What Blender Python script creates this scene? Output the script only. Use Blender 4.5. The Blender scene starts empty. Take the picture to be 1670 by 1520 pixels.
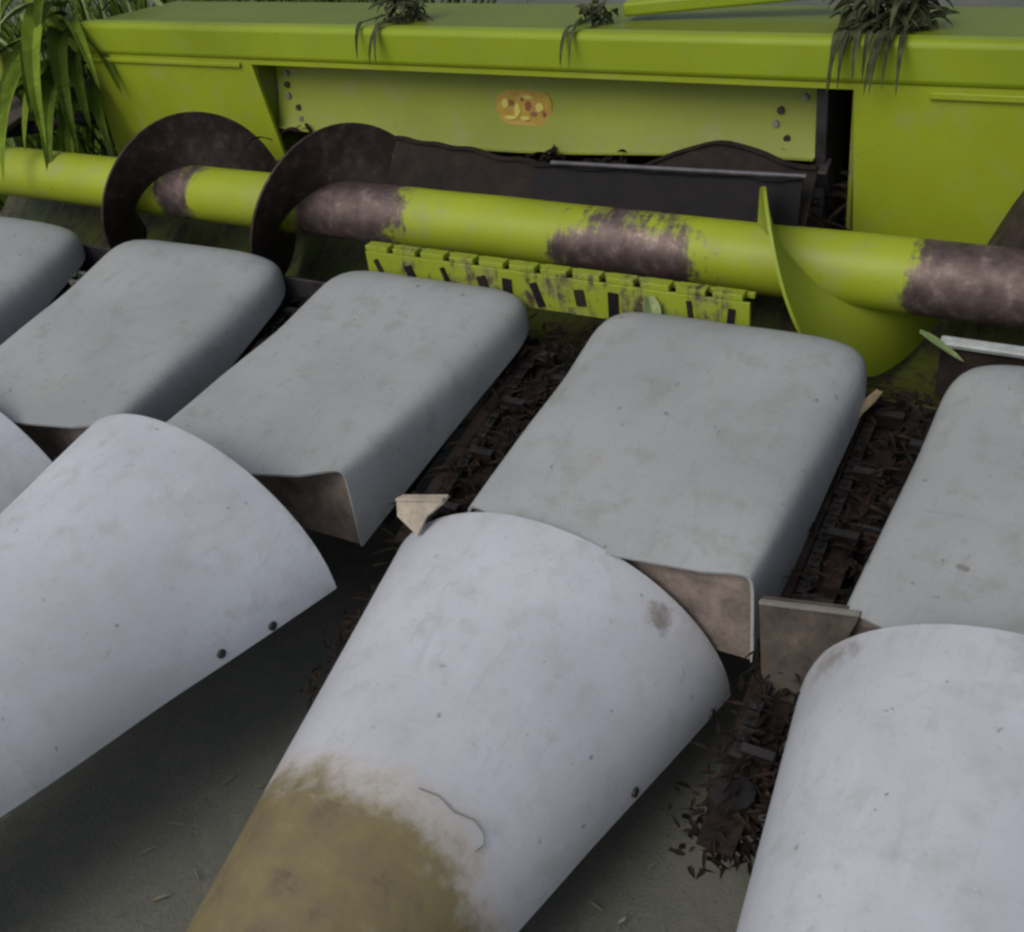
import bpy, bmesh, math, random
from mathutils import Vector, Matrix, noise as mn

# ------------------------------------------------------------------ camera, sky, sun, exposure
scn = bpy.context.scene
COL = scn.collection
R = math.radians

cam_data = bpy.data.cameras.new("camera")
cam = bpy.data.objects.new("camera", cam_data)
COL.objects.link(cam)
RIGHT = Vector((0.8603517, 0.4969013, -0.1135080))
DOWN = Vector((0.1991007, -0.5326358, -0.8225922))
FWD = Vector((-0.4692056, 0.6851191, -0.5571875))
m = Matrix((RIGHT, -DOWN, -FWD)).transposed().to_4x4()
m.translation = Vector((0.744, -1.934, 1.722))
cam.matrix_world = m
cam_data.sensor_fit = 'HORIZONTAL'
cam_data.sensor_width = 36.0
cam_data.lens = 36.0 * 1832.624 / 1670.0
cam_data.clip_end = 400.0
cam_data.clip_start = 0.02
cam_data.dof.use_dof = False
scn.camera = cam

SUN_EL, SUN_AZ = R(47), R(-16)          # azimuth measured from -Y (towards the camera) to +X; negative = from the left
sun_dir = Vector((math.cos(SUN_EL) * math.sin(SUN_AZ), -math.cos(SUN_EL) * math.cos(SUN_AZ), math.sin(SUN_EL)))
world = bpy.data.worlds.new("World")
scn.world = world
world.use_nodes = True
wn = world.node_tree
sky = wn.nodes.new('ShaderNodeTexSky')
sky.sky_type = 'NISHITA'
sky.sun_disc = False
sky.sun_elevation = SUN_EL
sky.sun_rotation = math.atan2(sun_dir.x, sun_dir.y)
sky.dust_density = 3.0
bg = wn.nodes['Background']
bg.inputs['Strength'].default_value = 0.115
hs = wn.nodes.new('ShaderNodeHueSaturation')      # thin overcast: the blue of the clear sky is mostly washed out
hs.inputs['Saturation'].default_value = 0.58
wn.links.new(sky.outputs['Color'], hs.inputs['Color'])
wn.links.new(hs.outputs['Color'], bg.inputs['Color'])

sl = bpy.data.lights.new("sun", 'SUN')
sl.energy = 1.2
sl.angle = R(35)
sl.color = (1.0, 0.955, 0.88)
so = bpy.data.objects.new("sun", sl)
COL.objects.link(so)
so.rotation_euler = sun_dir.to_track_quat('Z', 'Y').to_euler()

vs = scn.view_settings
vs.view_transform = 'Standard'
vs.look = 'None'
vs.exposure = 0.0
vs.gamma = 1.0
vs.use_curve_mapping = False
scn.cycles.pixel_filter_type = 'BLACKMAN_HARRIS'
scn.cycles.filter_width = 2.6

random.seed(7)

# ------------------------------------------------------------------ node material helper
class NM:
    def __init__(self, name, rough=0.5, metallic=0.0, spec=0.5):
        self.mat = bpy.data.materials.new(name)
        self.mat.use_nodes = True
        self.t = self.mat.node_tree
        self.b = self.t.nodes['Principled BSDF']
        self.b.inputs['Roughness'].default_value = rough
        self.b.inputs['Metallic'].default_value = metallic
        self.b.inputs['Specular IOR Level'].default_value = spec
        self.co = self.t.nodes.new('ShaderNodeTexCoord')
    def n(self, kind, **kw):
        nd = self.t.nodes.new(kind)
        for k, v in kw.items():
            setattr(nd, k, v)
        return nd
    def link(self, a, b):
        self.t.links.new(a, b)
    def noise(self, scale, detail=4.0, rough=0.55, stretch=None, seed=0.0, geo=False):
        nd = self.n('ShaderNodeTexNoise')
        nd.inputs['Scale'].default_value = scale
        nd.inputs['Detail'].default_value = detail
        nd.inputs['Roughness'].default_value = rough
        mp = self.n('ShaderNodeMapping')
        mp.inputs['Location'].default_value = (seed, seed * 1.7, -seed)
        if stretch:
            mp.inputs['Scale'].default_value = stretch
        if geo:
            g = self.n('ShaderNodeNewGeometry')
            self.link(g.outputs['Position'], mp.inputs['Vector'])
        else:
            oi = self.n('ShaderNodeObjectInfo')
            ad = self.n('ShaderNodeVectorMath', operation='MULTIPLY_ADD')
            cmb = self.n('ShaderNodeCombineXYZ')
            for k in range(3):
                self.link(oi.outputs['Random'], cmb.inputs[k])
            self.link(cmb.outputs[0], ad.inputs[0])
            ad.inputs[1].default_value = (31.0, 17.0, 23.0)
            self.link(self.co.outputs['Object'], ad.inputs[2])
            self.link(ad.outputs[0], mp.inputs['Vector'])
        self.link(mp.outputs[0], nd.inputs['Vector'])
        return nd.outputs['Fac']
    def ramp(self, fac, stops):
        r = self.n('ShaderNodeValToRGB')
        el = r.color_ramp.elements
        while len(el) < len(stops):
            el.new(0.5)
        for e, (p, c) in zip(el, stops):
            e.position = p
            e.color = (*c, 1.0) if len(c) == 3 else c
        self.link(fac, r.inputs['Fac'])
        return r.outputs['Color']
    def mask(self, fac, lo, hi):
        r = self.n('ShaderNodeMapRange')
        r.interpolation_type = 'SMOOTHSTEP'
        r.inputs['From Min'].default_value = lo
        r.inputs['From Max'].default_value = hi
        self.link(fac, r.inputs['Value'])
        return r.outputs['Result']
    def mul(self, a, b):
        q = self.n('ShaderNodeMath', operation='MULTIPLY')
        for i, v in enumerate((a, b)):
            if isinstance(v, (int, float)):
                q.inputs[i].default_value = v
            else:
                self.link(v, q.inputs[i])
        return q.outputs[0]
    def math(self, op, a, b):
        q = self.n('ShaderNodeMath', operation=op)
        for i, v in enumerate((a, b)):
            if isinstance(v, (int, float)):
                q.inputs[i].default_value = v
            else:
                self.link(v, q.inputs[i])
        return q.outputs[0]
    def mix(self, fac, a, b):
        q = self.n('ShaderNodeMix', data_type='RGBA')
        if isinstance(fac, (int, float)):
            q.inputs['Factor'].default_value = fac
        else:
            self.link(fac, q.inputs['Factor'])
        for nm, v in (('A', a), ('B', b)):
            sock = [s for s in q.inputs if s.name == nm and s.type == 'RGBA'][0]
            if isinstance(v, tuple):
                sock.default_value = (*v, 1.0)
            else:
                self.link(v, sock)
        return [s for s in q.outputs if s.type == 'RGBA'][0]
    def color(self, c):
        if isinstance(c, tuple):
            self.b.inputs['Base Color'].default_value = (*c, 1.0)
        else:
            self.link(c, self.b.inputs['Base Color'])
        return self
    def rough(self, f, lo, hi):
        r = self.n('ShaderNodeMapRange')
        r.inputs['To Min'].default_value = lo
        r.inputs['To Max'].default_value = hi
        self.link(f, r.inputs['Value'])
        self.link(r.outputs['Result'], self.b.inputs['Roughness'])
    def bump(self, f, strength=0.2, dist=0.01):
        bm_ = self.n('ShaderNodeBump')
        bm_.inputs['Strength'].default_value = strength
        bm_.inputs['Distance'].default_value = dist
        self.link(f, bm_.inputs['Height'])
        self.link(bm_.outputs['Normal'], self.b.inputs['Normal'])
    def xyz(self, i, geo=False):
        s = self.n('ShaderNodeSeparateXYZ')
        if geo:
            g = self.n('ShaderNodeNewGeometry')
            self.link(g.outputs['Position'], s.inputs[0])
        else:
            self.link(self.co.outputs['Object'], s.inputs[0])
        return s.outputs[i]


def plastic(name, base, dirt, tan_line=None, smudges=()):
    M = NM(name, 0.5)
    big = M.noise(3.2, 3.0, 0.5)
    fine = M.noise(95.0, 3.0, 0.6)
    mid = M.noise(17.0, 5.0, 0.65, seed=3.0)
    lo = tuple(c * 0.86 for c in base)
    hi = tuple(min(1, c * 1.10) for c in base)
    c = M.ramp(big, [(0.3, lo), (0.7, hi)])
    c = M.mix(M.mul(M.mask(mid, 0.47, 0.74), 0.60), c, dirt)
    streak = M.noise(9.0, 4.0, 0.6, stretch=(7.0, 0.6, 4.0), seed=8.0)
    c = M.mix(M.mul(M.mask(streak, 0.55, 0.75), 0.36), c, tuple(x * 0.70 for x in base))
    dust = M.noise(5.0, 6.0, 0.75, stretch=(1.0, 0.5, 1.0), seed=14.0)
    c = M.mix(M.mul(M.mask(dust, 0.52, 0.72), 0.35), c, tuple(min(1, x * y) for x, y in zip(base, (1.12, 1.08, 0.98))))
    grime = M.noise(21.0, 6.0, 0.75, seed=17.0)
    c = M.mix(M.mul(M.mask(grime, 0.60, 0.76), 0.40), c, (0.16, 0.145, 0.11))
    spots = M.noise(42.0, 2.0, 0.5, seed=5.0)
    c = M.mix(M.mul(M.mask(spots, 0.70, 0.78), 0.6), c, (0.10, 0.085, 0.06))
    c = M.mix(M.mul(M.mask(fine, 0.52, 0.8), 0.32), c, tuple(x * 0.6 for x in base))
    scr = M.noise(34.0, 3.0, 0.6, stretch=(1.0, 0.05, 1.0), seed=2.0)
    c = M.mix(M.mul(M.mask(scr, 0.64, 0.74), 0.16), c, tuple(min(1, x * 1.4) for x in base))
    scd = M.noise(48.0, 3.0, 0.6, stretch=(0.10, 1.0, 1.0), seed=19.0)
    c = M.mix(M.mul(M.mask(scd, 0.66, 0.74), 0.22), c, tuple(x * 0.55 for x in base))
    if tan_line is not None:
        # dried mud / rubbed dirt that starts short of the nose cap, with a ragged edge
        y = M.xyz(1)
        nz = M.noise(16.0, 5.0, 0.7, seed=11.0)
        v = M.math('ADD', y, M.math('MULTIPLY', nz, 0.16))
        v = M.math('ADD', v, M.mul(M.math('MAXIMUM', M.math('SUBTRACT', M.xyz(0), 0.165), 0.0), 0.7))
        c = M.mix(M.mul(M.mask(v, tan_line + 0.175, tan_line + 0.11), 0.55), c, (0.40, 0.345, 0.27))
        c = M.mix(M.mul(M.mask(v, tan_line + 0.135, tan_line + 0.05), 0.95), c, M.ramp(M.noise(13.0, 7.0, 0.75, seed=21.0), [(0.30, (0.085, 0.064, 0.032)), (0.44, (0.150, 0.116, 0.052)), (0.58, (0.172, 0.140, 0.050)), (0.74, (0.23, 0.19, 0.11))]))
        # dirt along the open rim
        c = M.mix(M.mul(M.mul(M.mask(y, -0.035, -0.002), M.mask(grime, 0.42, 0.62)), 0.5), c, (0.20, 0.17, 0.13))
        x = M.xyz(0)
        for (px, py, rr, st) in smudges:
            ddx = M.math('SUBTRACT', x, px); ddy = M.math('SUBTRACT', y, py)
            dd = M.math('SQRT', M.math('ADD', M.mul(ddx, ddx), M.mul(ddy, ddy)), 0.0)
            dd = M.math('ADD', dd, M.math('MULTIPLY', nz, rr * 0.9))
            dd = M.math('ADD', dd, M.math('MULTIPLY', M.math('SUBTRACT', grime, 0.5), rr * 4.0))
            c = M.mix(M.mul(M.mask(dd, rr * 1.7, rr * 0.6), st), c, (0.13, 0.10, 0.06))
    M.color(c)
    M.rough(mid, 0.40, 0.68)
    M.bump(M.math('ADD', M.math('MULTIPLY', fine, 0.35), mid), 0.10, 0.004)
    return M.mat


def paint(name, base, rust_lo=0.68, rust_hi=0.76, dusty=0.22, rust=(0.060, 0.036, 0.028), rmask=None, rough=0.42, shine=0.0):
    M = NM(name, rough, 0.0, 0.3)
    big = M.noise(2.6, 4.0, 0.55, geo=True)
    mid = M.noise(11.0, 6.0, 0.65, seed=4.0, geo=True)
    fine = M.noise(70.0, 4.0, 0.6, seed=1.0, geo=True)
    c = M.ramp(big, [(0.28, tuple(x * 0.84 for x in base)), (0.72, tuple(x * 1.08 for x in base))])
    c = M.mix(M.mul(M.mask(mid, 0.48, 0.75), dusty), c, (0.24, 0.23, 0.15))
    c = M.mix(M.mul(M.mask(fine, 0.60, 0.75), 0.35), c, tuple(x * 0.55 for x in base))
    ring = M.noise(6.0, 5.0, 0.7, stretch=(7.0, 0.7, 0.7), seed=9.0, geo=True)
    wear = M.math('ADD', M.math('ADD', M.mul(mid, 0.45), M.mul(fine, 0.2)), M.mul(ring, 0.35))
    if rmask is not None:
        wear = M.math('ADD', wear, rmask(M))
    k = M.mask(wear, rust_lo, rust_hi)
    rc = M.ramp(M.noise(26.0, 5.0, 0.65, seed=6.0, geo=True), [(0.3, tuple(x * 0.55 for x in rust)), (0.55, rust), (0.78, tuple(min(1, x * 2.4) for x in rust))])
    c = M.mix(k, c, rc)
    M.color(c)
    M.link(M.mul(k, shine), M.b.inputs['Metallic'])
    M.rough(wear, rough - 0.1, rough + 0.3)
    M.bump(M.math('ADD', mid, M.mul(fine, 0.5)), 0.12, 0.004)
    return M.mat


def metal(name, a, b, rough=0.5, metallic=0.6, hi=None, spec=0.5):
    M = NM(name, rough, metallic, spec)
    mid = M.noise(19.0, 6.0, 0.7, geo=True)
    fine = M.noise(110.0, 4.0, 0.6, geo=True, seed=3.0)
    st = [(0.3, a), (0.62, b)]
    if hi:
        st.append((0.8, hi))
    c = M.ramp(mid, st)
    c = M.mix(M.mul(M.mask(fine, 0.55, 0.75), 0.4), c, tuple(x * 0.5 for x in a))
    M.color(c)
    M.rough(mid, rough - 0.12, rough + 0.25)
    M.bump(M.math('ADD', mid, M.mul(fine, 0.6)), 0.25, 0.004)
    return M.mat


LIME = (0.245, 0.305, 0.012)


def tube_wear(M):
    # worn bands: bare steel towards the outlet and on the right-hand end
    x = M.xyz(0, geo=True)
    z = M.xyz(2, geo=True)
    a = M.mul(M.mask(x, 0.22, 0.36), 0.40)
    b = M.math('MULTIPLY', M.mask(x, -0.66, -0.44), M.mask(x, -0.06, -0.26))
    low = M.mask(z, 0.72, 0.64)                      # rubbed mostly on the lower front of the tube
    b = M.math('MULTIPLY', M.mul(b, 0.34), M.math('ADD', M.mul(low, 0.5), 0.5))
    c = M.math('MULTIPLY', M.mask(x, -1.46, -1.30), M.mask(x, -0.90, -1.12))
    c = M.mul(c, 0.36)
    e = M.math('MULTIPLY', M.mask(x, -1.96, -1.88), M.mask(x, -1.66, -1.80))
    e = M.mul(e, 0.26)
    return M.math('ADD', M.math('ADD', a, e), M.math('ADD', b, c))


def flight_wear(M):
    x = M.xyz(0, geo=True)
    a = M.math('MULTIPLY', M.mask(x, -2.22, -2.05), M.mask(x, -0.55, -0.65))
    b = M.mask(x, 0.30, 0.36)
    return M.mul(M.math('ADD', a, b), 0.55)


MAT = {}
MAT['hood'] = plastic('grey_hood_plastic', (0.294, 0.306, 0.308), (0.21, 0.218, 0.19))
SN = ((0.455, 0.472, 0.508), (0.35, 0.355, 0.345), -0.615)
MAT['snout'] = plastic('grey_snout_plastic', SN[0], SN[1], -0.78)
MAT['snout_stained'] = plastic('stained_snout_plastic', *SN, smudges=((.268, -.062, .026, .7),))
MAT['snout_dirty'] = plastic('dirty_snout_plastic', *SN, smudges=((-.300, -.045, .030, .55), (-.02, -.05, .05, .2)))
MAT['lime'] = paint('lime_paint', LIME)
MAT['lime_beam'] = paint('lime_beam_paint', (0.215, 0.285, 0.010), dusty=0.12)
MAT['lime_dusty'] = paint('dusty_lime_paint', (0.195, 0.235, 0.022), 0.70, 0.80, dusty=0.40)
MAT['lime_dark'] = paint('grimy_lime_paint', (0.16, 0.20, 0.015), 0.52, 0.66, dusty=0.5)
MAT['lime_flange'] = paint('shaded_lime_paint', (0.135, 0.170, 0.006), 0.74, 0.84, dusty=0.12)  # darker lime copy: shade of the flange turned from the light, as colour
MAT['lip'] = paint('scuffed_lime_paint', (0.24, 0.30, 0.02), 0.50, 0.62, dusty=0.5)
MAT['trough'] = paint('shaded_grimy_trough_paint', (0.06, 0.075, 0.012), 0.44, 0.58, dusty=0.3, rust=(0.03, 0.022, 0.016))  # shade under the auger put into the dark base, with dust and rust
MAT['tube'] = paint('auger_tube_paint', (0.285, 0.345, 0.02), 0.63, 0.75, dusty=0.4, rmask=tube_wear, rust=(0.150, 0.112, 0.105), rough=0.34, shine=0.65)
MAT['flight'] = paint('auger_flight_paint', (0.24, 0.30, 0.02), 0.66, 0.78, rmask=flight_wear, rust=(0.060, 0.042, 0.038), rough=0.38, shine=0.5)
MAT['steel'] = metal('worn_steel', (0.05, 0.047, 0.05), (0.13, 0.12, 0.125), 0.45, 0.7, (0.30, 0.28, 0.27))
MAT['highlight'] = metal('highlight_steel', (0.05, 0.049, 0.058), (0.11, 0.105, 0.12), 0.45, 0.5)
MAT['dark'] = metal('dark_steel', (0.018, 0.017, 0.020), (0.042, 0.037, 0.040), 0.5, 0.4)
MAT['rust'] = metal('rusty_steel', (0.022, 0.016, 0.013), (0.062, 0.036, 0.026), 0.75, 0.1, (0.14, 0.075, 0.05))
MAT['guide'] = metal('muddy_guide_steel', (0.010, 0.009, 0.008), (0.028, 0.020, 0.017), 0.8, 0.0, (0.065, 0.038, 0.026), 0.15)
MAT['chain'] = metal('greasy_chain_steel', (0.010, 0.010, 0.010), (0.024, 0.020, 0.018), 0.5, 0.35, (0.09, 0.05, 0.034))
MAT['cream'] = metal('dusty_cream_plate', (0.22, 0.19, 0.15), (0.40, 0.35, 0.28), 0.8, 0.0)
MAT['wall'] = metal('dusty_pinkish_plate', (0.085, 0.068, 0.058), (0.215, 0.170, 0.150), 0.85, 0.0, (0.31, 0.25, 0.22))
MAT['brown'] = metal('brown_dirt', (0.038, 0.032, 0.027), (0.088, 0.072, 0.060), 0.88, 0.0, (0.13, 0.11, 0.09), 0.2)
MAT['bracket'] = metal('dusty_grey_bracket', (0.11, 0.10, 0.085), (0.20, 0.19, 0.165), 0.7, 0.0, (0.30, 0.28, 0.25))
MAT['bar'] = metal('pale_galvanised', (0.24, 0.255, 0.25), (0.38, 0.40, 0.385), 0.5, 0.2)
MAT['bolt'] = metal('dark_bolt', (0.02, 0.02, 0.02), (0.05, 0.045, 0.04), 0.55, 0.4)
MAT['black'] = metal('black_rubber_and_shade', (0.006, 0.006, 0.007), (0.014, 0.012, 0.014), 0.6, 0.0, None, 0.15)

M = NM('sticker_orange', 0.5)
M.color(M.ramp(M.noise(30.0, 3.0), [(0.3, (0.27, 0.165, 0.015)), (0.7, (0.35, 0.235, 0.022))]))
MAT['sticker'] = M.mat
M = NM('sticker_marks', 0.5); M.color((0.44, 0.39, 0.075)); MAT['mark'] = M.mat
M = NM('sticker_ink', 0.5); M.color((0.17, 0.050, 0.012)); MAT['ink'] = M.mat

M = NM('ground_soil', 0.92, 0.0, 0.3)
g1 = M.noise(1.6, 5.0, 0.6, geo=True); g2 = M.noise(24.0, 6.0, 0.7, geo=True, seed=2.0); g3 = M.noise(150.0, 3.0, 0.6, geo=True, seed=5.0)
c = M.ramp(g1, [(0.3, (0.095, 0.103, 0.084)), (0.7, (0.145, 0.147, 0.124))])
c = M.mix(M.mul(M.mask(g2, 0.45, 0.72), 0.6), c, (0.165, 0.158, 0.13))
c = M.mix(M.mul(M.mask(g3, 0.58, 0.72), 0.5), c, (0.035, 0.032, 0.028))
M.color(c)
M.bump(M.math('ADD', g2, M.mul(g3, 0.8)), 0.35, 0.010)
MAT['ground'] = M.mat


def leafmat(name, a, b):
    M = NM(name, 0.7, 0.0, 0.12)
    c = M.ramp(M.noise(14.0, 4.0), [(0.3, a), (0.7, b)])
    st = M.noise(60.0, 2.0, 0.5, stretch=(1.0, 0.08, 1.0))
    c = M.mix(M.mul(M.mask(st, 0.5, 0.7), 0.35), c, tuple(x * 1.5 for x in b))
    M.color(c)
    return M.mat


MAT['leaf'] = leafmat('green_leaf', (0.036, 0.062, 0.005), (0.080, 0.125, 0.012))
MAT['leaf_pale'] = leafmat('pale_leaf', (0.17, 0.23, 0.09), (0.27, 0.33, 0.15))
MAT['leaf_bright'] = leafmat('bright_leaf', (0.085, 0.135, 0.010), (0.17, 0.24, 0.022))
MAT['husk'] = leafmat('dry_husk', (0.16, 0.12, 0.07), (0.30, 0.24, 0.16))
MAT['leaf_dark'] = leafmat('dark_dead_leaf', (0.012, 0.016, 0.007), (0.085, 0.095, 0.045))
M = NM('chopped_residue', 0.85, 0.0, 0.1)
M.color(M.ramp(M.noise(22.0, 4.0, 0.8), [(0.3, (0.007, 0.006, 0.005)), (0.50, (0.015, 0.012, 0.010)), (0.62, (0.032, 0.018, 0.013)), (0.70, (0.030, 0.027, 0.016)), (0.8, (0.078, 0.050, 0.036))]))
MAT['residue'] = M.mat
M = NM('straw_litter', 0.9, 0.0, 0.2)
M.color(M.ramp(M.noise(9.0, 3.0, 0.7), [(0.3, (0.10, 0.095, 0.07)), (0.55, (0.20, 0.175, 0.12)), (0.75, (0.36, 0.31, 0.21))]))
MAT['litter'] = M.mat
MAT['leaf_rust'] = leafmat('brown_dead_leaf', (0.07, 0.035, 0.018), (0.15, 0.075, 0.035))

# ------------------------------------------------------------------ mesh helpers

def obj(name, verts, faces, mat, parent=None, smooth=True, solid=0.0, bevel=0.0, off=-1.0):
    me = bpy.data.meshes.new(name)
    me.from_pydata([tuple(v) for v in verts], [], faces)
    bm = bmesh.new(); bm.from_mesh(me)
    bmesh.ops.remove_doubles(bm, verts=bm.verts, dist=1e-5)
    bmesh.ops.recalc_face_normals(bm, faces=bm.faces)
    bm.to_mesh(me); bm.free()
    me.materials.append(mat)
    o = bpy.data.objects.new(name, me)
    COL.objects.link(o)
    if parent:
        o.parent = parent
    if solid:
        s = o.modifiers.new("thickness", 'SOLIDIFY'); s.thickness = solid; s.offset = off
        if smooth and not bevel:
            es = o.modifiers.new("crisp_rim", 'EDGE_SPLIT'); es.split_angle = R(40)
    if bevel:
        b = o.modifiers.new("bevel", 'BEVEL'); b.width = bevel; b.segments = 3; b.limit_method = 'ANGLE'; b.angle_limit = R(35)
    if smooth:
        for p in me.polygons:
            p.use_smooth = True
        me.set_sharp_from_angle(angle=R(40))
    return o


class MB:
    def __init__(s):
        s.v = []; s.f = []
    def add(s, v, f):
        k = len(s.v); s.v += [Vector(q) for q in v]; s.f += [tuple(i + k for i in q) for q in f]
        return s
    def box(s, c, d, rot=None):
        v = []
        for x in (-.5, .5):
            for y in (-.5, .5):
                for z in (-.5, .5):
                    p = Vector((x * d[0], y * d[1], z * d[2]))
                    if rot is not None:
                        p = rot @ p
                    v.append(p + Vector(c))
        return s.add(v, [(0, 1, 3, 2), (4, 6, 7, 5), (0, 4, 5, 1), (2, 3, 7, 6), (0, 2, 6, 4), (1, 5, 7, 3)])
    def cyl(s, a, b, r, n=20, r2=None, cap=True):
        a = Vector(a); b = Vector(b); d = (b - a).normalized()
        u = d.orthogonal().normalized(); w = d.cross(u)
        r2 = r if r2 is None else r2
        v = []
        for p, rr in ((a, r), (b, r2)):
            v += [p + (u * math.cos(2 * math.pi * i / n) + w * math.sin(2 * math.pi * i / n)) * rr for i in range(n)]
        f = [(i, (i + 1) % n, n + (i + 1) % n, n + i) for i in range(n)]
        if cap:
            f += [tuple(range(n))[::-1], tuple(range(n, 2 * n))]
        return s.add(v, f)
    def build(s, name, mat, parent=None, **kw):
        return obj(name, s.v, s.f, mat, parent, **kw)


def loft(secs, close_first=False, close_last=False):
    n = len(secs[0]); v = []; f = []
    for s in secs:
        v += s
    for i in range(len(secs) - 1):
        for j in range(n - 1):
            a = i * n + j
            f.append((a, a + 1, a + n + 1, a + n))
    if close_first:
        f.append(tuple(range(n)))
    if close_last:
        f.append(tuple(range((len(secs) - 1) * n, len(secs) * n)))
    return v, f


def spow(x, e):
    return math.copysign(abs(x) ** e, x)


def tag(o, label=None, cat=None, group=None, kind=None):
    if label: o['label'] = label
    if cat: o['category'] = cat
    if group: o['group'] = group
    if kind: o['kind'] = kind
    return o


def empty(name, loc=(0, 0, 0)):
    o = bpy.data.objects.new(name, None)
    o.empty_display_size = 0.1
    o.location = loc
    COL.objects.link(o)
    return o


# ------------------------------------------------------------------ ground
gv = []; gf = []
N = 60
ext = [-140, -40, -14] + [-5 + i * 0.2 for i in range(51)] + [14, 40, 140]
for y in ext:
    for x in ext:
        near = abs(x) < 6 and abs(y) < 6
        z = (mn.noise(Vector((x * 1.3, y * 1.3, 0))) * 0.012 + mn.noise(Vector((x * 4, y * 4, 3))) * 0.006) if near else 0.0
        gv.append((x, y, z))
k = len(ext)
for j in range(k - 1):
    for i in range(k - 1):
        a = j * k + i
        gf.append((a, a + 1, a + k + 1, a + k))
tag(obj('ground', gv, gf, MAT['ground']), kind='structure')

# ------------------------------------------------------------------ the corn header (one machine, everything below is a part of it)
HEAD = empty('corn_header', (-0.75, 0.62, 0.0))
tag(HEAD, 'lime green corn header with grey plastic row dividers and a worn cross auger', 'corn header')
HOFF = Matrix.Translation((0.75, -0.62, 0.0))


def part(o, parent=None):
    """parent keeping world placement (meshes are written in world coordinates)"""
    p = parent or HEAD
    o.parent = p
    o.matrix_parent_inverse = p.matrix_world.inverted()
    return o


bpy.context.view_layer.update()
XL, XR = -2.46, 1.75          # ends of the back panel
OL, OR_ = -1.742, 0.055       # outlet in the panel
ZB, ZT, ZTOP = 0.585, 0.926, 1.037
PY = 0.62

# back panel: one sheet with the outlet cut out
V = [(XL, PY, ZB), (OL + .06, PY, ZB), (OR_ + .015, PY, ZB), (XR, PY, ZB),
     (XL, PY, ZT), (OL, PY, ZT), (OR_, PY, ZT), (XR, PY, ZT),
     (XL, PY, ZTOP - .012), (OL, PY, ZTOP - .012), (OR_, PY, ZTOP - .012), (XR, PY, ZTOP - .012)]
F = [(0, 1, 5, 4), (2, 3, 7, 6), (4, 5, 9, 8), (5, 6, 10, 9), (6, 7, 11, 10)]
part(obj('back_panel', V, F, MAT['lime'], solid=0.012, off=1.0, smooth=False))
# top beam standing a little proud of the panel
b = MB(); b.box(((XL + XR) / 2, 0.642, (ZT + .012 + ZTOP) / 2), (XR - XL, 0.060, ZTOP - ZT - .012))
part(b.build('top_beam', MAT['lime_beam'], bevel=0.016))
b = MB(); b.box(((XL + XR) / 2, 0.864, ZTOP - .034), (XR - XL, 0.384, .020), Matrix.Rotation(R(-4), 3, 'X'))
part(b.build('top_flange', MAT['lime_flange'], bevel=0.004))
# folded seam under the beam on each side of the outlet
b = MB(); b.box(((OR_ + .16 + XR) / 2, PY - .004, ZT - .004), (XR - OR_ - .17, .012, .016))
part(b.build('panel_seam', MAT['lime'], bevel=0.003))
b = MB(); b.box(((OL - .03 + XL) / 2, PY - .004, ZT - .002), (OL - .05 - XL, .012, .014))
part(b.build('panel_seam', MAT['lime'], bevel=0.003))

# outlet throat: side walls, roof, floor, dark back
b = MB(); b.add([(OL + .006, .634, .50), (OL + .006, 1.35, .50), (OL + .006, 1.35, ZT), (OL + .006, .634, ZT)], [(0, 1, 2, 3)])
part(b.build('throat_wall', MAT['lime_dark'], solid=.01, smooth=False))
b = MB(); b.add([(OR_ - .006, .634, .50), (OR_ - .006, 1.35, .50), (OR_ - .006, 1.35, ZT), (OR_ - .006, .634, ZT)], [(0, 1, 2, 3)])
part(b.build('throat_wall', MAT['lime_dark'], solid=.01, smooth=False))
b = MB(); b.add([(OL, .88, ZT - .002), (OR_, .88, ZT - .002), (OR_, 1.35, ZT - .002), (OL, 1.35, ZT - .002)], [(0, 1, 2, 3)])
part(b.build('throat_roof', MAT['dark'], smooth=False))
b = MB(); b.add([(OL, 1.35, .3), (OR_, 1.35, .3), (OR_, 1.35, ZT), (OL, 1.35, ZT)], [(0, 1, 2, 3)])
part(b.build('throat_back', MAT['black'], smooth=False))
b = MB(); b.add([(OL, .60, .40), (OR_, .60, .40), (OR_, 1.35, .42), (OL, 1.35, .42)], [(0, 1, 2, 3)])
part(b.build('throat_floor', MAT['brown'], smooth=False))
# inner plate across the throat with a folded lower lip
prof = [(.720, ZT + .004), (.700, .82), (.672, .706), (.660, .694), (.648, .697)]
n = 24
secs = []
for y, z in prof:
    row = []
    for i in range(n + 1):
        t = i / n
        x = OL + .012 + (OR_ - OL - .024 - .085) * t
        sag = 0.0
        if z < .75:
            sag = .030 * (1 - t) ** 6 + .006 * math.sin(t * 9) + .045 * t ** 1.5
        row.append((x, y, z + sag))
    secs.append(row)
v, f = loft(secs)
plate = part(obj('inner_plate', v, f, MAT['lime_dusty'], solid=.005))
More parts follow.
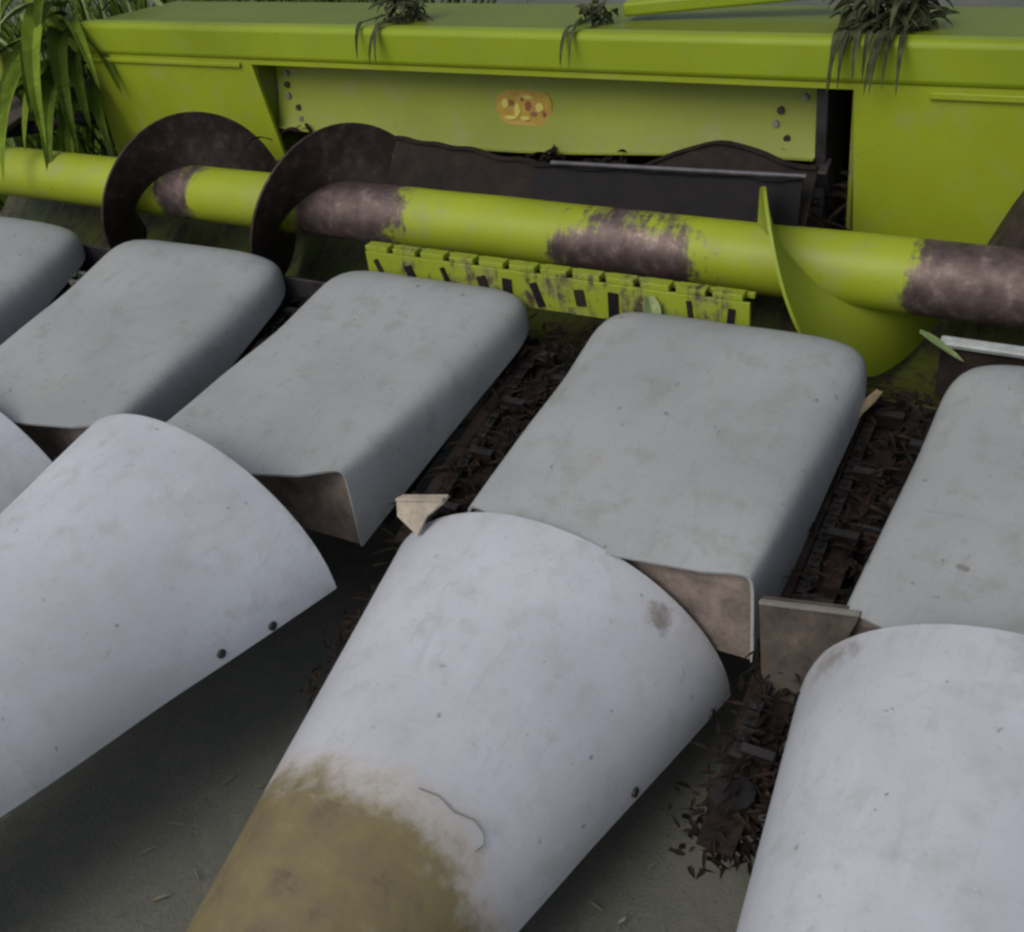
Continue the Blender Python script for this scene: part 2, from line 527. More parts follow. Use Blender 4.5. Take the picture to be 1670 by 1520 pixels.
# orange sticker with its worn yellow and brown marks
b = MB()
n = 28
SY = lambda z: .700 - (.82 - z) * .2456 if z < .82 else .700 + (z - .82) * .182
SX, SZ = -.855, .818
st = [(SX + .088 * spow(math.cos(2 * math.pi * i / n), .6), SY(SZ + .045 * math.sin(2 * math.pi * i / n)) - .0075, SZ + .045 * spow(math.sin(2 * math.pi * i / n), .6)) for i in range(n)]
b.add(st, [tuple(range(n))])
stick = part(b.build('sticker', MAT['sticker'], solid=.0015, off=1.0, smooth=False), plate)
stick['label'] = 'small orange warning sticker with worn yellow marks'
for nm, mm, lst in (('sticker_mark', 'mark', ((-.058, .010, .020, .022), (-.020, -.006, .016, .034), (-.040, -.026, .034, .010), (.050, .004, .022, .022), (.006, -.026, .026, .010), (.012, .028, .030, .008))),
                    ('sticker_ink', 'ink', ((-.040, .012, .016, .014), (.014, .006, .018, .024), (.032, -.014, .020, .010), (.064, -.012, .010, .014), (-.004, .022, .010, .010)))):
    for (dx, dz, w, h) in lst:
        b = MB(); n_ = 12
        pts = [(SX + dx + w * .55 * math.cos(2 * math.pi * i / n_ + .3) * (1 + .25 * math.sin(3 * i)), 0, SZ + dz + h * .55 * math.sin(2 * math.pi * i / n_ + .3)) for i in range(n_)]
        pts = [(p[0], SY(p[2]) - .0095, p[2]) for p in pts]
        b.add(pts, [tuple(range(n_))])
        part(b.build(nm, MAT[mm], solid=.0008, off=1.0, smooth=False), stick)
# bolts and chain lugs at both ends of the inner plate
for sx in (0, 1):
    for q in range(7):
        x = (OL + .05 + random.uniform(0, .08)) if sx == 0 else (OR_ - .125 - random.uniform(0, .08))
        z = .72 + .19 * q / 6
        b = MB(); b.cyl((x, SY(z) + .002, z), (x, SY(z) - .014, z), .008 + random.uniform(0, .003), 8)
        part(b.build('bolt', MAT['bracket'] if q % 2 else MAT['bolt']), plate)
b = MB(); b.box((OR_ - .085, .745, .74), (.028, .16, .40)); b.box((OR_ - .085, .70, .66), (.05, .05, .16), Matrix.Rotation(R(28), 3, 'X'))
part(b.build('throat_frame', MAT['dark'], bevel=.004))
# feeder chain slats in the throat
for q, (y, z) in enumerate(((.83, .60), (.98, .64), (.86, .50))):
    b = MB(); b.box(((OL + OR_) / 2, y, z), (OR_ - OL - .10, .03, .06), Matrix.Rotation(R(20), 3, 'X'))
    part(b.build('feeder_slat', MAT['rust'] if q == 0 else MAT['dark'], bevel=.006))

# trough: curved sheet under the auger, its front lip stands in front of the tube
AX_Y, AX_Z = .33, .631


def arc_sheet(x0, x1, a0, a1, r, n=20):
    secs = []
    for x in (x0, x1):
        secs.append([(x, AX_Y - r * math.cos(R(a0 + (a1 - a0) * i / n)), AX_Z + r * math.sin(R(a0 + (a1 - a0) * i / n))) for i in range(n + 1)])
    return loft(secs)


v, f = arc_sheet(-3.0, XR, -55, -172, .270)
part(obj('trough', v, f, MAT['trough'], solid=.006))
# front lip (lime in the middle, slotted), darker at left, galvanised strip at right
b = MB()
x0, x1 = -.985, .010
nslot = 12
for i in range(nslot):
    xa = x0 + (x1 - x0) * i / nslot; xb = x0 + (x1 - x0) * (i + .80) / nslot
    b.box(((xa + xb) / 2, .098, .655), (xb - xa, .030, .014))
b.box(((x0 + x1) / 2, .116, .650), (x1 - x0, .012, .012))
b.box(((x0 + x1) / 2, .084, .604), (x1 - x0, .008, .088))
lip = part(b.build('front_lip', MAT['lip'], bevel=.002))
rl = random.Random(4)
for q in range(11):
    x = x0 + .05 + (x1 - x0 - .08) * q / 10 + rl.uniform(-.025, .025)
    hgt = rl.uniform(.035, .078)
    b = MB(); b.box((x, .0785, .640 - hgt * .5 - rl.uniform(.004, .016)), (rl.uniform(.010, .026), .006, hgt), Matrix.Rotation(R(rl.uniform(-24, 6)), 3, 'Y'))
    part(b.build('lip_slot', MAT['black' if q % 3 else 'guide']), lip)
b = MB(); b.box((-2.03, .075, .500), (1.96, .010, .09))
part(b.build('front_apron', MAT['dark'], bevel=.002))
b = MB(); b.box((1.06, .088, .620), (1.34, .022, .014), Matrix.Rotation(R(25), 3, 'X'))
part(b.build('front_lip', MAT['bar'], bevel=.004))['label'] = 'pale galvanised strip along the front lip'
b = MB(); b.box((1.06, .10, .545), (1.34, .012, .11))
part(b.build('front_apron', MAT['guide'], bevel=.002))
# auger
b = MB()
secs = []
nx = 60
for i in range(nx + 1):
    x = -2.95 + (XR - .02 + 2.95) * i / nx
    ring = []
    for j in range(37):
        a = 2 * math.pi * j / 36
        rr = .080 + .0012 * mn.noise(Vector((x * 6, math.cos(a) * 2, math.sin(a) * 2)))
        ring.append((x, AX_Y + rr * math.cos(a), AX_Z + rr * math.sin(a)))
    secs.append(ring)
v, f = loft(secs)
auger = part(obj('auger', v, f, MAT['tube']))


def flight(name, x0, x1, ph, pitch, hand, r1=.232, mat='flight', taper=True):
    """phase 0 = towards the camera side, 90 = top, 180 = back"""
    n = int(abs(x1 - x0) / pitch * 64)
    secs = []
    for i in range(n + 1):
        x = x0 + (x1 - x0) * i / n
        a = R(ph) + hand * 2 * math.pi * (x - x0) / pitch
        row = []
        wob = .006 * mn.noise(Vector((x * 5, 7, 3)))
        ro = r1 + wob
        if taper:
            e = min(1.0, min(i, n - i) / 5.0)
            ro = .09 + (ro - .09) * (0.55 + .45 * e)
        for j in range(7):
            r = .077 + (ro - .077) * j / 6
            row.append((x + .006 * (j / 6), AX_Y - r * math.cos(a), AX_Z + r * math.sin(a)))
        secs.append(row)
    v, f = loft(secs)
    return part(obj(name, v, f, MAT[mat], solid=.007, off=0.0), auger)


flight('flighting', -2.13, -1.07, 0 - 360 * (2.13 - 1.965) / .575, .575, 1)
flight('flighting', -.06, XR - .06, 88, .60, -1)


def paddle(x0, x1, ph0, ph1, r0, r1, mat, name='paddle', hump=0.0):
    n = 26
    secs = []
    for i in range(n + 1):
        t = i / n
        x = x0 + (x1 - x0) * t
        a = R(ph0 + (ph1 - ph0) * t)
        rr = r0 + (r1 - r0) * t + .010 * mn.noise(Vector((x * 11, ph0, 0))) + hump * math.sin(math.pi * min(1, max(0, (t - .25) / .75))) ** 2
        row = []
        for j in range(4):
            r = .075 + (rr - .075) * j / 3
            row.append((x, AX_Y - r * math.cos(a), AX_Z + r * math.sin(a)))
        # folded top edge
        row.append((x, AX_Y - rr * math.cos(a) - .014, AX_Z + rr * math.sin(a) + .002))
        secs.append(row)
    v, f = loft(secs)
    return part(obj(name, v, f, MAT[mat], solid=.008, off=0.0), auger)


paddle(-1.12, -.66, 128, 118, .215, .170, 'guide')
paddle(-.66, .02, 112, 106, .165, .185, 'black')  # black colour stands in for the shade on this paddle's face
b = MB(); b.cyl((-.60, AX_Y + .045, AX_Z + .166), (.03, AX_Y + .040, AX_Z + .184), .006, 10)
part(b.build('edge_highlight', MAT['highlight']), auger)  # thin rod added to draw the highlight along the paddle's top edge
paddle(-.62, .03, 138, 126, .18, .215, 'guide', hump=.060)

# left end: frame posts, braces and a gusset beyond the panel
b = MB(); b.box((-2.72, .66, .93), (.040, .03, .26), Matrix.Rotation(R(-14), 3, 'Y')); part(b.build('end_brace', MAT['leaf_pale'], bevel=.004))
b = MB(); b.box((-2.56, .60, 1.06), (.035, .03, .30), Matrix.Rotation(R(-48), 3, 'Y')); part(b.build('end_brace', MAT['lime_dusty'], bevel=.004))
b = MB(); b.box((-2.96, .62, .92), (.16, .05, .20)); part(b.build('end_block', MAT['lime_dusty'], bevel=.012))
b = MB(); b.box((-2.88, .50, .76), (.34, .20, .02), Matrix.Rotation(R(12), 3, 'X')); part(b.build('end_step', MAT['brown'], bevel=.004))
b = MB(); b.cyl((-2.95, .40, .70), (-2.50, .66, .72), .022, 12); part(b.build('hydraulic_hose', MAT['black']))

# strut lying on the flange behind
b = MB()
d = Vector((.56, .10, .03)); p0 = Vector((-.60, .835, 1.046)); 
rot = d.to_track_quat('X', 'Z').to_matrix()
b.box(p0 + d * .5, (d.length, .07, .035), rot)
part(b.build('brace_strut', MAT['lime_beam'], bevel=.008))
# legs that carry the header
for x in (-2.2, 1.3):
    b = MB(); b.box((x, .80, .29), (.10, .10, .56)); b.box((x, .80, .025), (.26, .26, .02)); b.box((x, .80, .60), (.16, .16, .07))
    part(b.build('parking_stand', MAT['dark'], bevel=.004))
b = MB(); b.box((-.355, .80, .40), (4.2, .10, .10)); part(b.build('lower_beam', MAT['dark'], bevel=.006))


# ------------------------------------------------------------------ row dividers
def hood(xc, w, dx_front, wf, z0=.62, slope=.235, L=.60, yb=.085, seed=0, bow_k=.034, dip=0.0):
    xc -= .002; w -= .002; dx_front += .002
    nv = 26; nu = 64
    secs = []
    rb = .13
    for i in range(nv + 1):
        t = (i / nv) ** 1.5 if i < nv else 1.0
        y = yb - (L + yb) * t
        d = yb - y
        q = min(1.0, d / rb)
        kk = (1 - (1 - q) ** 2.4) ** (1 / 2.4)
        tt = d / (L + yb)
        H = .115 + .095 * tt ** 1.3
        hw = w + (wf - w) * tt - .085 * (1 - kk)
        zt = -.085 * (1 - kk)
        cx = xc + dx_front * tt
        zc = z0 - slope * (-y)
        row = []
        for j in range(nu + 1):
            a = math.pi * (1 - j / nu)
            c, s = math.cos(a), math.sin(a)
            e = 2 / (5.0 + 11.0 * (max(0.0, tt - .35) / .65) ** 1.5)
            x = hw * spow(c, e)
            z = -H + (H + zt) * (s ** e)
            dn = mn.noise(Vector(((cx + x) * 3.0 + seed, y * 3.0, z * 3))) * .006 + mn.noise(Vector(((cx + x) * 9.0 + seed, y * 9.0, z * 9))) * .0015
            rx = min(1.0, abs(x) / max(hw, 1e-6))
            bow = bow_k * tt ** 3 * rx ** 2
            dn -= dip * tt ** 5 * max(0.0, 1 - rx ** 3)
            row.append((cx + x, y + bow, zc + slope * bow + z + dn))
        secs.append(row)
    v, f = loft(secs)
    # rounded back wall
    base = secs[0]
    o = part(obj('divider_hood', v, f + [tuple(range(nu + 1))], MAT['hood'], solid=.006))
    # recessed dirty front wall, one plate
    last = secs[-1]
    fr = [(p[0] * .994 + (xc + dx_front) * .006, p[1] + .010, p[2] - .004) for p in last]
    fo = obj('front_wall', fr, [tuple(range(nu + 1))], MAT['wall'], smooth=False)
    part(fo, o)
    return o


SH = dict(hw0=.376, h0=.318, zb0=.211, hw1=.191, h1=.208, zb1=.188, n=1.951, rake=-.068)
CAP_Y = -.635


def sn_section(y, nu=56, grow=0.0):
    t = -y / .85
    if t <= 1:
        hw = SH['hw0'] + (SH['hw1'] - SH['hw0']) * t
        h = SH['h0'] + (SH['h1'] - SH['h0']) * t
        zb = SH['zb0'] + (SH['zb1'] - SH['zb0']) * t
    else:
        u = min(1.0, (t - 1) / .62)
        k = math.sqrt(max(0.0, 1 - u * u))
        hw = SH['hw1'] * (.06 + .94 * k) * (1 - .22 * u); h = SH['h1'] * (.08 + .92 * k); zb = SH['zb1'] - .085 * u
    hw += grow; h += grow
    e = 2 / SH['n']
    row = []
    for j in range(nu + 1):
        a = math.pi * (1 - j / nu)
        x = hw * spow(math.cos(a), e)
        z = h * (max(0, math.sin(a)) ** e)
        dn = mn.noise(Vector((x * 4, y * 4, z * 4))) * .004
        row.append((x, y + SH['rake'] * z * max(0.0, 1 - t * 4), zb + z + dn))
    return row


def snout(dx, dy, dz, yaw, pit, bolts=(), mat='snout'):
    M4 = Matrix.Translation((dx, dy - .65, dz)) @ Matrix.Rotation(yaw, 4, 'Z')
    sh = Matrix.Identity(4); sh[2][1] = pit
    M4 = M4 @ sh
    ys = [0, -.006, -.02, -.05] + [-.05 - .035 * i for i in range(1, 17)]
    ys = [y for y in ys if y > CAP_Y] + [CAP_Y]
    v, f = loft([sn_section(y) for y in ys])
    o = obj('divider_snout', v, f, MAT[mat], solid=.007)
    o.parent = HEAD
    o.matrix_parent_inverse = HEAD.matrix_world.inverted()
    o.matrix_basis = M4
    # nose cap
    ys2 = [CAP_Y] + [CAP_Y - .03 * i for i in range(1, 26)]
    ys2 = [y for y in ys2 if -y / .85 < 1.6] + [-.85 * 1.6, -.85 * 1.62]
    v2, f2 = loft([sn_section(y) for y in ys2], close_last=True)
    co = obj('nose_cap', v2, f2, MAT[mat], solid=.007)
    co.parent = o
    co.modifiers['thickness'].use_rim = False
    for (y, frac) in bolts:
        s_ = sn_section(y, 200)
        p = Vector(s_[int(200 * frac)]); q = Vector(s_[int(200 * frac) + 1]); 
        tan = (q - p).normalized(); nrm = Vector((-tan.z, 0, tan.x)); 
        if nrm.dot(Vector((p.x, 0, p.z - .2))) < 0: nrm = -nrm
        bb = MB(); bb.cyl(p - nrm * .004, p + nrm * .004, .0095, 10)
        bo = obj('bolt', bb.v, bb.f, MAT['bolt'], bevel=.0015)
        bo.parent = o
    bpy.context.view_layer.update()
    return o


BOLTS = [(-.15, .985), (-.26, .97)]
hood(-2.310, .300, .00, .300, seed=9)
hood(-1.540, .308, -.015, .290, L=.655, bow_k=.07, seed=1)
hood(-.775, .290, -.105, .262, z0=.622, L=.640, bow_k=.095, seed=2)
hood(-.015, .303, -.022, .286, L=.570, bow_k=.022, dip=.022, seed=3)
hood(.725, .300, -.030, .296, dip=.02, seed=4)
hood(1.48, .300, -.02, .296, seed=5)
snout(-1.740, .0, .035, -.03, -.02, BOLTS)
snout(-.936, -.039, .103, -.041, -.026, BOLTS)
tan = snout(-.172, .103, -.033, .009, -.013, [(-.285, .975), (-.06, .99)], 'snout_stained')
snout(.715, .044, .038, -.083, -.010, BOLTS, 'snout_dirty')
snout(1.50, .05, .03, -.05, -.01, BOLTS)

# bracket plates in the gaps at the front of the hoods
for (xa, xb, z0_, dp, bm_) in ((-.470, -.355, .478, .055, 'cream'), (.268, .432, .462, .26, 'brown'), (-1.23, -1.09, .45, .08, 'brown')):
    b = MB()
    b.add([(xa, -.575, z0_ - .014), (xb, -.575, z0_ + .016), (xb - .035, -.590, z0_ - dp * .35), (xa + .065, -.610, z0_ - dp), (xa + .012, -.595, z0_ - dp * .6)], [(0, 1, 2, 3, 4)])
    b.add([(xa, -.575, z0_ - .014), (xb, -.575, z0_ + .016), (xb, -.555, z0_ + .019), (xa, -.555, z0_ - .011)], [(0, 1, 2, 3)])
    part(b.build('bracket_plate', MAT[bm_], solid=.005, smooth=False))
    b = MB(); b.box(((xa + xb) / 2, -.573, z0_ + .005), (math.hypot(xb - xa, .03), .010, .006), Matrix.Rotation(-math.atan2(.030, xb - xa), 3, 'Y'))
    part(b.build('bracket_lip', MAT['cream' if bm_ == 'cream' else 'bracket'], bevel=.001))


# ------------------------------------------------------------------ row units in the gaps
def row_unit(xc, seed):
    rnd = random.Random(seed)
    root = None
    sl_ = .27
    def zz(y): return .430 + sl_ * y
    # deck plates (two) with a slot between
    b = MB()
    for s in (-1, 1):
        b.add([(xc + s * .016, .10, zz(.10)), (xc + s * .15, .10, zz(.10) + .006), (xc + s * .09, -.88, zz(-.88) + .004), (xc + s * .030, -.88, zz(-.88))], [(0, 1, 2, 3)])
    root = part(b.build('row_unit', MAT['guide'], solid=.008, smooth=False))
    ch = Vector((0, -1, -sl_)).normalized()
    for s in (-1, 1):
        # chain guide rail
        b = MB(); b.box((xc + s * .105, -.24, zz(-.24) + .022), (.030, .60, .020), Matrix.Rotation(math.atan(sl_), 3, 'X'))
        part(b.build('chain_guide', MAT['guide'], bevel=.004), root)
        # gathering chain: links and lugs
        b = MB()
        for i in range(26):
            y = .02 - .030 * i
            c0 = Vector((xc + s * .075, y, zz(y) + .026))
            b.box(c0, (.022, .027, .016), Matrix.Rotation(math.atan(sl_), 3, 'X'))
            b.cyl(c0 + Vector((0, 0, -.010)), c0 + Vector((0, 0, .012)), .007, 8)
            if i % 5 == (0 if s < 0 else 2):
                b.box(c0 + Vector((-s * .034, 0, .006)), (.055, .016, .034), Matrix.Rotation(math.atan(sl_), 3, 'X'))
        part(b.build('gathering_chain', MAT['chain']), root)
    # idler sprockets at the nose and a rounded nose frame
    for s in (-1, 1):
        b = MB()
        c0 = Vector((xc + s * .060, -.80, zz(-.80) + .02))
        b.cyl(c0 + Vector((0, 0, -.012)), c0 + Vector((0, 0, .012)), .038, 14)
        b.cyl(c0 + Vector((0, 0, -.02)), c0 + Vector((0, 0, .022)), .012, 8)
        part(b.build('idler_sprocket', MAT['chain']), root)
    # gearbox block under the deck
    b = MB(); b.box((xc, -.05, .30), (.24, .34, .16))
    part(b.build('gearbox', MAT['dark'], bevel=.006), root)
    for s in (-1, 1):
        b = MB(); b.cyl((xc + s * .06, -.222, .26), (xc + s * .06, -.78, .15), .030, 12, .02)
        part(b.build('snapping_roll', MAT['dark']), root)
    # a few big bolt heads
    for q in range(3):
        y = -.10 - .2 * q + rnd.uniform(-.04, .04)
        b = MB(); p = Vector((xc + rnd.choice((-1, 1)) * .12, y, zz(y) + .016)); b.cyl(p, p + Vector((0, 0, .014)), .014, 6)
        part(b.build('bolt', MAT['rust']), root)


for i, xc in enumerate((-1.92, -1.17, -.42, .365, 1.13)):
    row_unit(xc, i)

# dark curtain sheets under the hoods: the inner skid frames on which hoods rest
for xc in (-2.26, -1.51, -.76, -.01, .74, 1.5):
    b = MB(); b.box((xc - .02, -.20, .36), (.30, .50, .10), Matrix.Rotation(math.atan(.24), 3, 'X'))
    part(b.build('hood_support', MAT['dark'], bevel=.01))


# ------------------------------------------------------------------ plants and crop residue
def blade(mb, p, d, length, width, droop, twist=0.0, n=9, fold=.25):
    p = Vector(p); d = Vector(d).normalized()
    side = d.cross(Vector((0, 0, 1)))
    if side.length < .05:
        side = Vector((1, 0, 0))
    side.normalize()
    rows = []
    cur = p.copy(); dirv = d.copy()
    for i in range(n + 1):
        t = i / n
        w = width * (1 - t) ** .7 * min(1, .45 + 2.2 * t)
        s = (Matrix.Rotation(twist * t, 3, dirv) @ side)
        up = s.cross(dirv).normalized()
        rows.append([cur - s * w * .5, cur - up * w * fold, cur + s * w * .5])
        cur = cur + dirv * (length / n)
        dirv = (dirv + Vector((0, 0, -droop / n))).normalized()
    v, f = loft(rows)
    mb.add(v, f)


def tuft(name, loc, nblades, length, width, mat, seed, label, cat, spread=1.0, group=None, droop=2.0, up=.5, bias=(0, 0, 0)):
    rnd = random.Random(seed)
    b = MB()
    for i in range(nblades):
        a = rnd.uniform(0, 2 * math.pi); r = length * .85 * math.sqrt(rnd.random())
        o_ = Vector((math.cos(a) * r, math.sin(a) * r * .55, length * .75 * rnd.random() ** 1.6 + .004))
        d = Vector((rnd.gauss(0, 1), rnd.gauss(0, .8), rnd.gauss(0, .55))) + Vector(bias)
        blade(b, o_, d, length * rnd.uniform(.35, .85), width * rnd.uniform(.5, 1.3), droop * rnd.uniform(.1, .9), rnd.uniform(-2.5, 2.5), 6)
    # a few strands hang over the front edge
    for i in range(max(2, nblades // 18)):
        x = rnd.uniform(-.7, .7) * length
        gap = loc[1] - .640
        blade(b, (x * .8, .01, .016), (x * .2, -gap - .01, .006), gap + .03, width * .8, 0, rnd.uniform(-.4, .4), 4)
        blade(b, (x, .648 - loc[1], .022), (rnd.uniform(-.3, .3), -1.0, .15), .10 + length * rnd.uniform(.3, .7), width * .7, 3.2, rnd.uniform(-1, 1), 8)
    o = b.build(name, MAT[mat], solid=.0012)
    o.location = loc
    tag(o, label, cat, group)
    return o


GT = 'tufts of crop leaves caught on the top beam'
tuft('leaf_tuft', (-1.26, .770, 1.026), 70, .085, .022, 'leaf_dark', 11, 'small dark leaf tuft on the top beam, left of the orange sticker', 'leaf tuft', group=GT, up=.9, droop=2.4)
tuft('leaf_tuft', (-.655, .770, 1.026), 40, .060, .020, 'leaf_dark', 12, 'smallest dark leaf tuft on the top beam, right of the sticker beside the strut', 'leaf tuft', group=GT, up=.8, droop=2.4)
tuft('leaf_tuft', (.085, .770, 1.026), 200, .115, .024, 'leaf_dark', 13, 'largest dark leaf clump on the top beam, hanging over at the outlet right corner', 'leaf tuft', group=GT, up=.9, bias=(0, -.15, 0), droop=2.8)


def stray(name, mat, p, d, L, w, droop, label, cat, twist=.6):
    b = MB(); blade(b, (0, 0, 0), d, L, w, droop, twist)
    o = b.build(name, MAT[mat], solid=.0012)
    o.location = p
    tag(o, label, cat)
    return o


stray('leaf_scrap', 'leaf_pale', (-.21, .065, .640), (.35, -.3, -.9), .10, .05, .2, 'pale green leaf scrap hanging on the lime front lip', 'leaf')
stray('leaf_scrap', 'leaf_pale', (.36, .05, .655), (.7, .3, -.55), .11, .035, .2, 'pale leaf scrap beside the pale strip under the brown auger end', 'leaf')
stray('leaf_scrap', 'husk', (.30, .02, .53), (-.3, -.8, -.2), .14, .03, .4, 'dry brown husk in the gap below the right auger flight', 'leaf')
stray('leaf_scrap', 'leaf_rust', (-1.07, -.02, .52), (.2, -.7, -.4), .20, .045, .4, 'rust brown dead leaf hanging below the auger between the two left hoods', 'leaf')


# maize plants beyond the left end of the header
def maize(x, y, h, seed, label):
    rnd = random.Random(seed)
    root = empty('maize_plant', (x, y, 0))
    tag(root, label, 'maize plant', 'maize plants beyond the header end')
    b = MB(); b.cyl((0, 0, 0), (rnd.uniform(-.04, .04), rnd.uniform(-.04, .04), h), .014, 10, .007)
    o = b.build('stalk', MAT['leaf_pale']); o.parent = root
    for i in range(11):
        z = h * (.30 + .68 * i / 10)
        a = (i % 2) * math.pi + rnd.uniform(-.7, .7)
        b = MB(); blade(b, (0, 0, z), (math.cos(a), math.sin(a), .75), rnd.uniform(.30, .50), rnd.uniform(.035, .06), rnd.uniform(1.6, 2.8), rnd.uniform(-.8, .8), 12)
        o = b.build('leaf', MAT['leaf'] if i % 4 else MAT['leaf_pale'], solid=.001); o.parent = root


maize(-2.72, .90, 1.30, 3, 'tall green maize plant beyond the header end in the top left corner')
maize(-3.02, .62, 1.12, 5, 'shorter leafy maize plant at the left edge beside the auger end')
maize(-2.90, 1.10, 1.35, 8, 'maize plant standing behind the end brace at the header left end')
maize(-3.30, 1.25, 1.30, 9, 'farthest maize plant in the top left corner')
maize(-2.60, .98, 1.20, 10, 'maize plant closest to the left end of the top beam')


# crop residue lying in the row gaps: nobody could count it
b = MB(); rnd = random.Random(5)
for xc in (-1.92, -1.17, -.42, .365, 1.13):
    for i in range(1000):
        y = rnd.uniform(-.84, .12)
        x = xc + rnd.gauss(0, .085)
        z = .430 + .27 * y + rnd.uniform(.010, .058)
        if abs(x - xc) > (.20 if y > -.5 else .12): continue
        a = rnd.uniform(0, 2 * math.pi)
        blade(b, (x, y, z), (math.cos(a), math.sin(a), rnd.uniform(-.15, .2)), rnd.uniform(.018, .06), rnd.uniform(.006, .016), rnd.uniform(0, .5), rnd.uniform(-.8, .8), 3)
for xc in (-1.92, -1.17, -.42, .365, 1.13):          # muddy matted trash hanging on the noses
    for i in range(480):
        k = rnd.random()
        p = (xc - .05 * k + rnd.gauss(-.01, .040), -.66 - .21 * k + rnd.gauss(0, .022), .262 - .085 * k + rnd.gauss(0, .016))
        a = rnd.uniform(0, 2 * math.pi)
        blade(b, p, (math.cos(a), math.sin(a), rnd.uniform(-.7, .2)), rnd.uniform(.012, .042), rnd.uniform(.006, .016), rnd.uniform(.2, 1.5), rnd.uniform(-1.5, 1.5), 3)
res = b.build('crop_residue', MAT['residue'])
tag(res, 'brown chopped leaf residue lying on the row units between the dividers', 'crop residue', kind='stuff')

# broad leaves of a maize plant that leans over the left end of the header
root = empty('maize_plant', (-2.70, .80, 0))
tag(root, 'maize plant leaning over the header, broad leaves draped across the left auger end', 'maize plant', 'maize plants beyond the header end')
b = MB(); b.cyl((0, 0, 0), (.05, -.06, .75), .015, 10, .012); b.cyl((.05, -.06, .75), (.16, -.16, 1.22), .012, 10, .008)
o = b.build('stalk', MAT['leaf_pale']); o.parent = root
rnd = random.Random(21)
for i, (z, dx, dy, L_, w_, dr, mt) in enumerate(((.74, -.5, -.9, .52, .075, 1.9, 'leaf'), (.82, .9, -.7, .46, .070, 2.2, 'leaf'), (.90, .2, -1.0, .50, .080, 2.3, 'leaf_bright'), (.95, -.9, -.5, .50, .070, 2.0, 'leaf'),
        (1.02, .8, -.5, .42, .060, 2.4, 'leaf_bright'), (1.08, -.3, -1.0, .46, .066, 2.6, 'leaf_pale'), (1.12, .5, -.8, .40, .060, 2.6, 'leaf'), (1.16, -.7, -.7, .44, .055, 2.5, 'leaf_bright'), (1.20, .9, .1, .36, .050, 2.2, 'leaf'), (1.21, .1, -.6, .40, .045, 3.0, 'leaf_pale'),
        (.70, .2, -1.0, .40, .09, 2.4, 'leaf'), (.88, .55, -1.0, .66, .095, 2.2, 'leaf'), (.94, .25, -1.0, .70, .10, 2.3, 'leaf_bright'), (1.00, .75, -.9, .62, .085, 2.7, 'leaf'), (.84, -.1, -1.0, .62, .10, 2.0, 'leaf'), (1.08, .55, -1.0, .66, .09, 2.9, 'leaf_bright'), (1.14, .1, -1.0, .60, .08, 2.9, 'leaf'), (.78, .5, -.8, .52, .09, 2.0, 'leaf'), (.80, .5, -.9, .44, .085, 2.6, 'leaf_bright'), (1.00, .9, -.3, .40, .06, 2.8, 'leaf'), (1.10, -.9, -.2, .42, .06, 2.4, 'leaf'), (.92, .6, -.6, .42, .075, 3.0, 'leaf'), (1.19, .5, -.2, .30, .05, 3.2, 'leaf_bright'),
        (.98, -.1, -1.0, .48, .085, 2.6, 'leaf'), (.86, -.8, -.9, .55, .080, 1.7, 'leaf_bright'), (1.05, .35, -1.0, .50, .070, 2.7, 'leaf'))):
    f_ = z / 1.22
    b = MB(); blade(b, (.16 * f_ ** 1.5, -.16 * f_ ** 1.5, z), (dx, dy, .55), L_, w_, dr, rnd.uniform(-.9, .9), 14)
    o = b.build('leaf', MAT[mt], solid=.001); o.parent = root

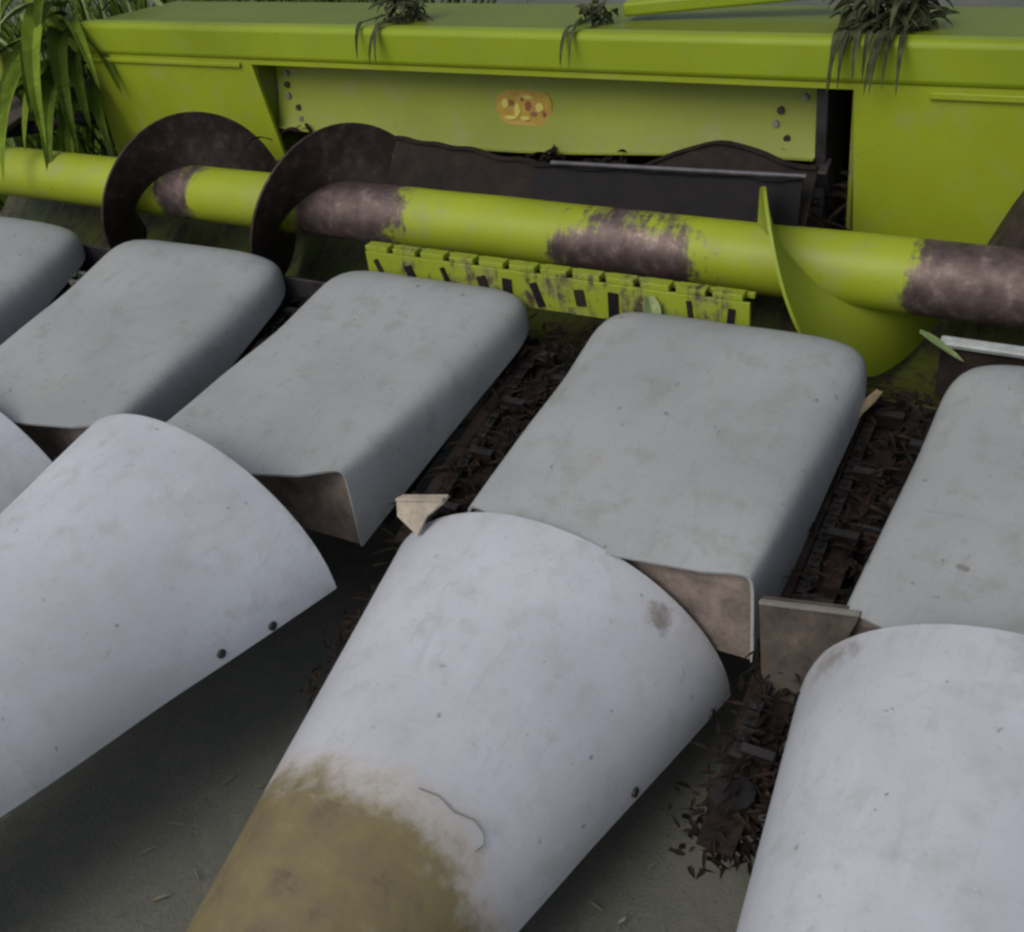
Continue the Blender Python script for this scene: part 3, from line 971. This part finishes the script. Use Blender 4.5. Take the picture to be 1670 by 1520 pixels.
# tall weeds growing behind the left end, one mass
b = MB(); rnd = random.Random(8)
for i in range(2200):
    x = rnd.uniform(-5.0, -2.50); y = rnd.uniform(1.0, 3.2)
    a = rnd.uniform(0, 2 * math.pi)
    blade(b, (x, y, 0), (math.cos(a) * .35, math.sin(a) * .35, 1.0), rnd.uniform(.5, 1.05), rnd.uniform(.016, .045), rnd.uniform(.3, 1.3), rnd.uniform(-1, 1), 6)
w_ = b.build('weeds', MAT['leaf'])
tag(w_, 'dark green tall weeds growing behind the left end of the header', 'weeds', kind='stuff')

# straw and leaf litter on the ground below the dividers
b = MB(); rnd = random.Random(31)
for i in range(450):
    x = rnd.uniform(-2.2, 1.6); y = rnd.uniform(-2.2, .1)
    a = rnd.uniform(0, 2 * math.pi)
    blade(b, (x, y, .014), (math.cos(a), math.sin(a), rnd.uniform(-.05, .12)), rnd.uniform(.010, .055), rnd.uniform(.003, .010), .1, rnd.uniform(-1, 1), 3)
gl = b.build('ground_litter', MAT['litter'])
tag(gl, 'bits of straw and leaf litter scattered on the dark ground', 'litter', kind='stuff')
# trampled leaves packed in the outlet behind the auger
b = MB(); rnd = random.Random(32)
for i in range(420):
    x = rnd.uniform(-1.62, .02); y = rnd.uniform(.50, .72); z = rnd.uniform(.60, .70) + .05 * math.sin(x * 7)
    a = rnd.uniform(0, 2 * math.pi)
    blade(b, (x, y, z), (math.cos(a), math.sin(a) * .5, rnd.uniform(-.4, .5)), rnd.uniform(.03, .11), rnd.uniform(.010, .028), rnd.uniform(.2, 1.6), rnd.uniform(-2, 2), 5)
tl = b.build('packed_leaves', MAT['residue'])
tag(tl, 'brown trampled leaves packed in the dark outlet behind the auger', 'crop residue', kind='stuff')

# thin dark stalk lying on the centre snout
pts = []
for (y, fr) in ((-.560, .62), (-.552, .66), (-.556, .70), (-.545, .74), (-.549, .77), (-.560, .785), (-.578, .782)):
    sec = sn_section(y, 200)
    pts.append(tan.matrix_world @ Vector(sec[int(200 * fr)]) + Vector((.002, -.001, .004)))
b = MB()
for p, q in zip(pts[:-1], pts[1:]):
    b.cyl(p, q, .0009, 6)
tw = b.build('thin_stalk', MAT['bracket'])
tag(tw, 'thin brownish bent stalk lying on the centre snout beside its tan tip', 'stalk')
